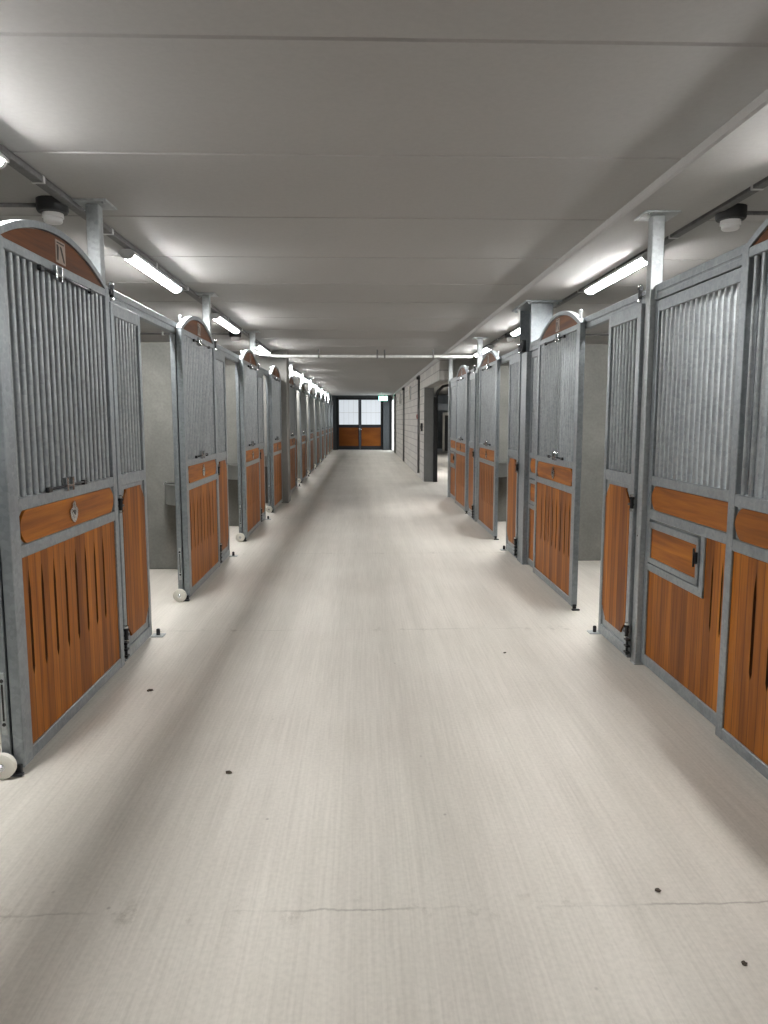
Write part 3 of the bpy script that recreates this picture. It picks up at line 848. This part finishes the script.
# ------------------------------------------------------------------ block wall fittings
for y, lab in ((34.0, 'slim vertical wall conduit closest to the far double door'), (27.0, 'slim vertical wall conduit in the middle of the brick wall'), (19.9, 'slim vertical wall conduit with a red call point beside the opening')):
    t = empty('wall_conduit', (1.52, y, 0))
    c = MB(); c.tube([(-.03, 0, .1 if y < 21 else 0.02), (-.03, 0, 2.66)], .03, 8); c.build('pipe', 'tray', t)
    k = MB(); k.box(-.09, .0, -.06, .06, 2.55, 2.63, .006); k.build('junction_box', 'black', t)
    tag(t, lab, 'wall conduit', 'wall conduits')
t = empty('call_point', (1.46, 20.02, 1.53)); MB().box(-.06, .035, .045, .16, .0, .12, .008).build('box', 'red', t); MB().box(-.065, -.058, .07, .13, .03, .09).build('press_plate', 'black', t)
t.location = (1.515, 20.02, 1.53); MB()
tag(t, 'small red call point on the brick wall beside a vertical conduit', 'call point')
t = empty('wall_switch', (1.52, 18.9, 1.22)); MB().box(-.05, 0, -.05, .05, 0, .20, .008).build('box', 'black', t); MB().box(-.058, -.048, -.03, .03, .06, .14, .003).build('rocker', 'dark', t)
tag(t, 'dark switch box on the brick wall beside the opening', 'switch')
for y, lab in ((23.6, 'short white upright wall lamp on the brick wall closer to the opening'), (29.9, 'short white upright wall lamp on the brick wall closer to the double door')):
    t = empty('wall_lamp', (1.52, y, 2.15)); MB().box(-.07, 0, -.07, .07, 0, .38, .01).build('cover', 'white', t); MB().box(-.03, 0, -.085, .085, -.02, .40, .006).build('back_box', 'lamph', t)
    tag(t, lab, 'wall lamp', 'upright wall lamps')
# daylight window in the end bay of the block wall
t = empty('window_1', (1.52, 0, 0)); struct(t)
MB().box(-.012, .0, 35.7, 37.6, .05, 2.45).build('pane', 'side_pane', t)
f = MB()
for a, b, z0, z1 in ((35.64, 35.7, 0, 2.51), (37.6, 37.66, 0, 2.51), (35.7, 37.6, 2.45, 2.51), (35.7, 37.6, 0, .05)): f.box(-.03, .0, a, b, z0, z1)
f.build('frame', 'pipe', t)
# exit sign
t = empty('exit_sign', (1.02, 36.6, 2.42))
MB().box(-.22, .22, -.02, .02, 0, .23, .006).build('housing', 'lamph', t)
MB().box(-.20, .20, -.026, -.02, .015, .215).build('green_face', 'exitg', t)
p = MB()
p.lathe([(.02, -.002), (.02, .002)], (-.06, -.029, .18), 'y', 12)
for a, b in (((-.065, .155), (-.085, .10)), ((-.085, .10), (-.05, .07)), ((-.05, .07), (-.06, .03)), ((-.085, .10), (-.13, .06)), ((-.065, .15), (-.02, .12)), ((-.07, .15), (-.12, .13))):
    p.tube([(a[0], -.029, a[1]), (b[0], -.029, b[1])], .011, 6)
p.box(.05, .16, -.031, -.027, .03, .20)
p.build('pictogram', 'exitw', t)
k = MB(); k.tube([(0, 0, .22), (0, 0, .30)], .012, 8); k.build('hanger', 'lamph', t)
tag(t, 'glowing green exit sign hung under the ceiling beside the far double door', 'exit sign')

# ------------------------------------------------------------------ side hall seen through the opening
t = empty('overhead_door_track', (1.73, 18.25, 0))
c = MB(); c.box(.0, .10, -.05, .07, 0, 2.05, .004); c.build('jamb_rail', 'black', t)
c = MB(); c.tube([(.06, .0, 2.0), (.10, .0, 2.18), (.22, .0, 2.30), (.40, .0, 2.34), (1.6, .0, 2.34)], .035, 8); c.build('curved_rail', 'black', t, smooth=40)
tag(t, 'black overhead door rail curving up behind the opening in the brick wall', 'door rail')
struct(MB().box(1.73, 6.6, 39.6, 39.8, 0, 3.2).build('wall_hall', 'part'))
struct(MB().box(1.73, 6.6, 30.0, 30.2, 1.88, 2.14).build('trim_6', 'darkwall'))
t = empty('hall_door', (3.95, 36.0, 0))
MB().box(-.10, .0, -.05, .05, 0, 1.72).box(-.10, 1.6, -.05, .05, 1.72, 1.86).box(1.5, 1.6, -.05, .05, 0, 1.72).build('frame', 'white', t)
MB().box(.0, 1.5, -.03, .03, .02, 1.72).build('leaf', 'black', t)
tag(t, 'black door in a white frame, far inside the room behind the opening', 'door')
for hx, hy, hl in ((3.2, 20.0, 'white strip lamp out of view in the room behind the opening'), (4.9, 28.0, 'second white strip lamp out of view deeper in the room behind the opening')):
  t = empty('hall_lamp', (hx, hy, CEIL - .06)); MB().box(-.09, .09, 0, 1.5, .03, .06).build('housing', 'lamph', t); MB().box(-.07, .07, .02, 1.48, .0, .03).build('diffuser', 'lamp', t)
  tag(t, hl, 'strip lamp')

# ------------------------------------------------------------------ little things on the floor
def crumb(x, y, r, lab, cat='debris'):
    b = bmesh.new(); bmesh.ops.create_icosphere(b, subdivisions=2, radius=r)
    for v in b.verts:
        q = random.uniform(.55, 1.35)
        v.co.x *= 1.25 * q; v.co.z = max(v.co.z * .5 * q, -r * .3); v.co.y *= q
    m = MB(); m.bm.free(); m.bm = b
    o = m.build('mud_crumb', 'dirt', None, (x, y, r * .3)); tag(o, lab, cat, 'mud crumbs on the floor')
crumb(-1.187, 4.066, .016, 'dark mud crumb on the floor beside the closest left gate')
crumb(-.575, 3.069, .011, 'small mud crumb on the floor in front of the closest left door')
crumb(.945, 2.215, .008, 'small mud crumb on the floor by the crack at the lower right')
crumb(1.056, 1.885, .008, 'small mud crumb at the lower right edge of the floor')
crumb(.922, 4.692, .008, 'tiny mud crumb on the floor before the first right opening')

# ------------------------------------------------------------------ world and camera
w = bpy.data.worlds.new('World'); sc.world = w; w.use_nodes = True
w.node_tree.nodes['Background'].inputs['Color'].default_value = (0.75, 0.85, 1, 1)
w.node_tree.nodes['Background'].inputs['Strength'].default_value = 0.3
cam = bpy.data.cameras.new('Camera'); co = bpy.data.objects.new('Camera', cam); col.objects.link(co)
cam.sensor_fit = 'HORIZONTAL'; cam.sensor_width = 36.0; cam.lens = 750.0 / 768.0 * 36.0; cam.clip_start = .05
co.location = (0, 0, 1.5)
co.rotation_euler = (math.radians(90 - 6.993), 0, math.radians(-1.668))
sc.camera = co
sc.view_settings.view_transform = 'Standard'; sc.view_settings.look = 'None'
sc.view_settings.exposure = 0.0; sc.view_settings.gamma = 1.0; sc.view_settings.use_curve_mapping = False
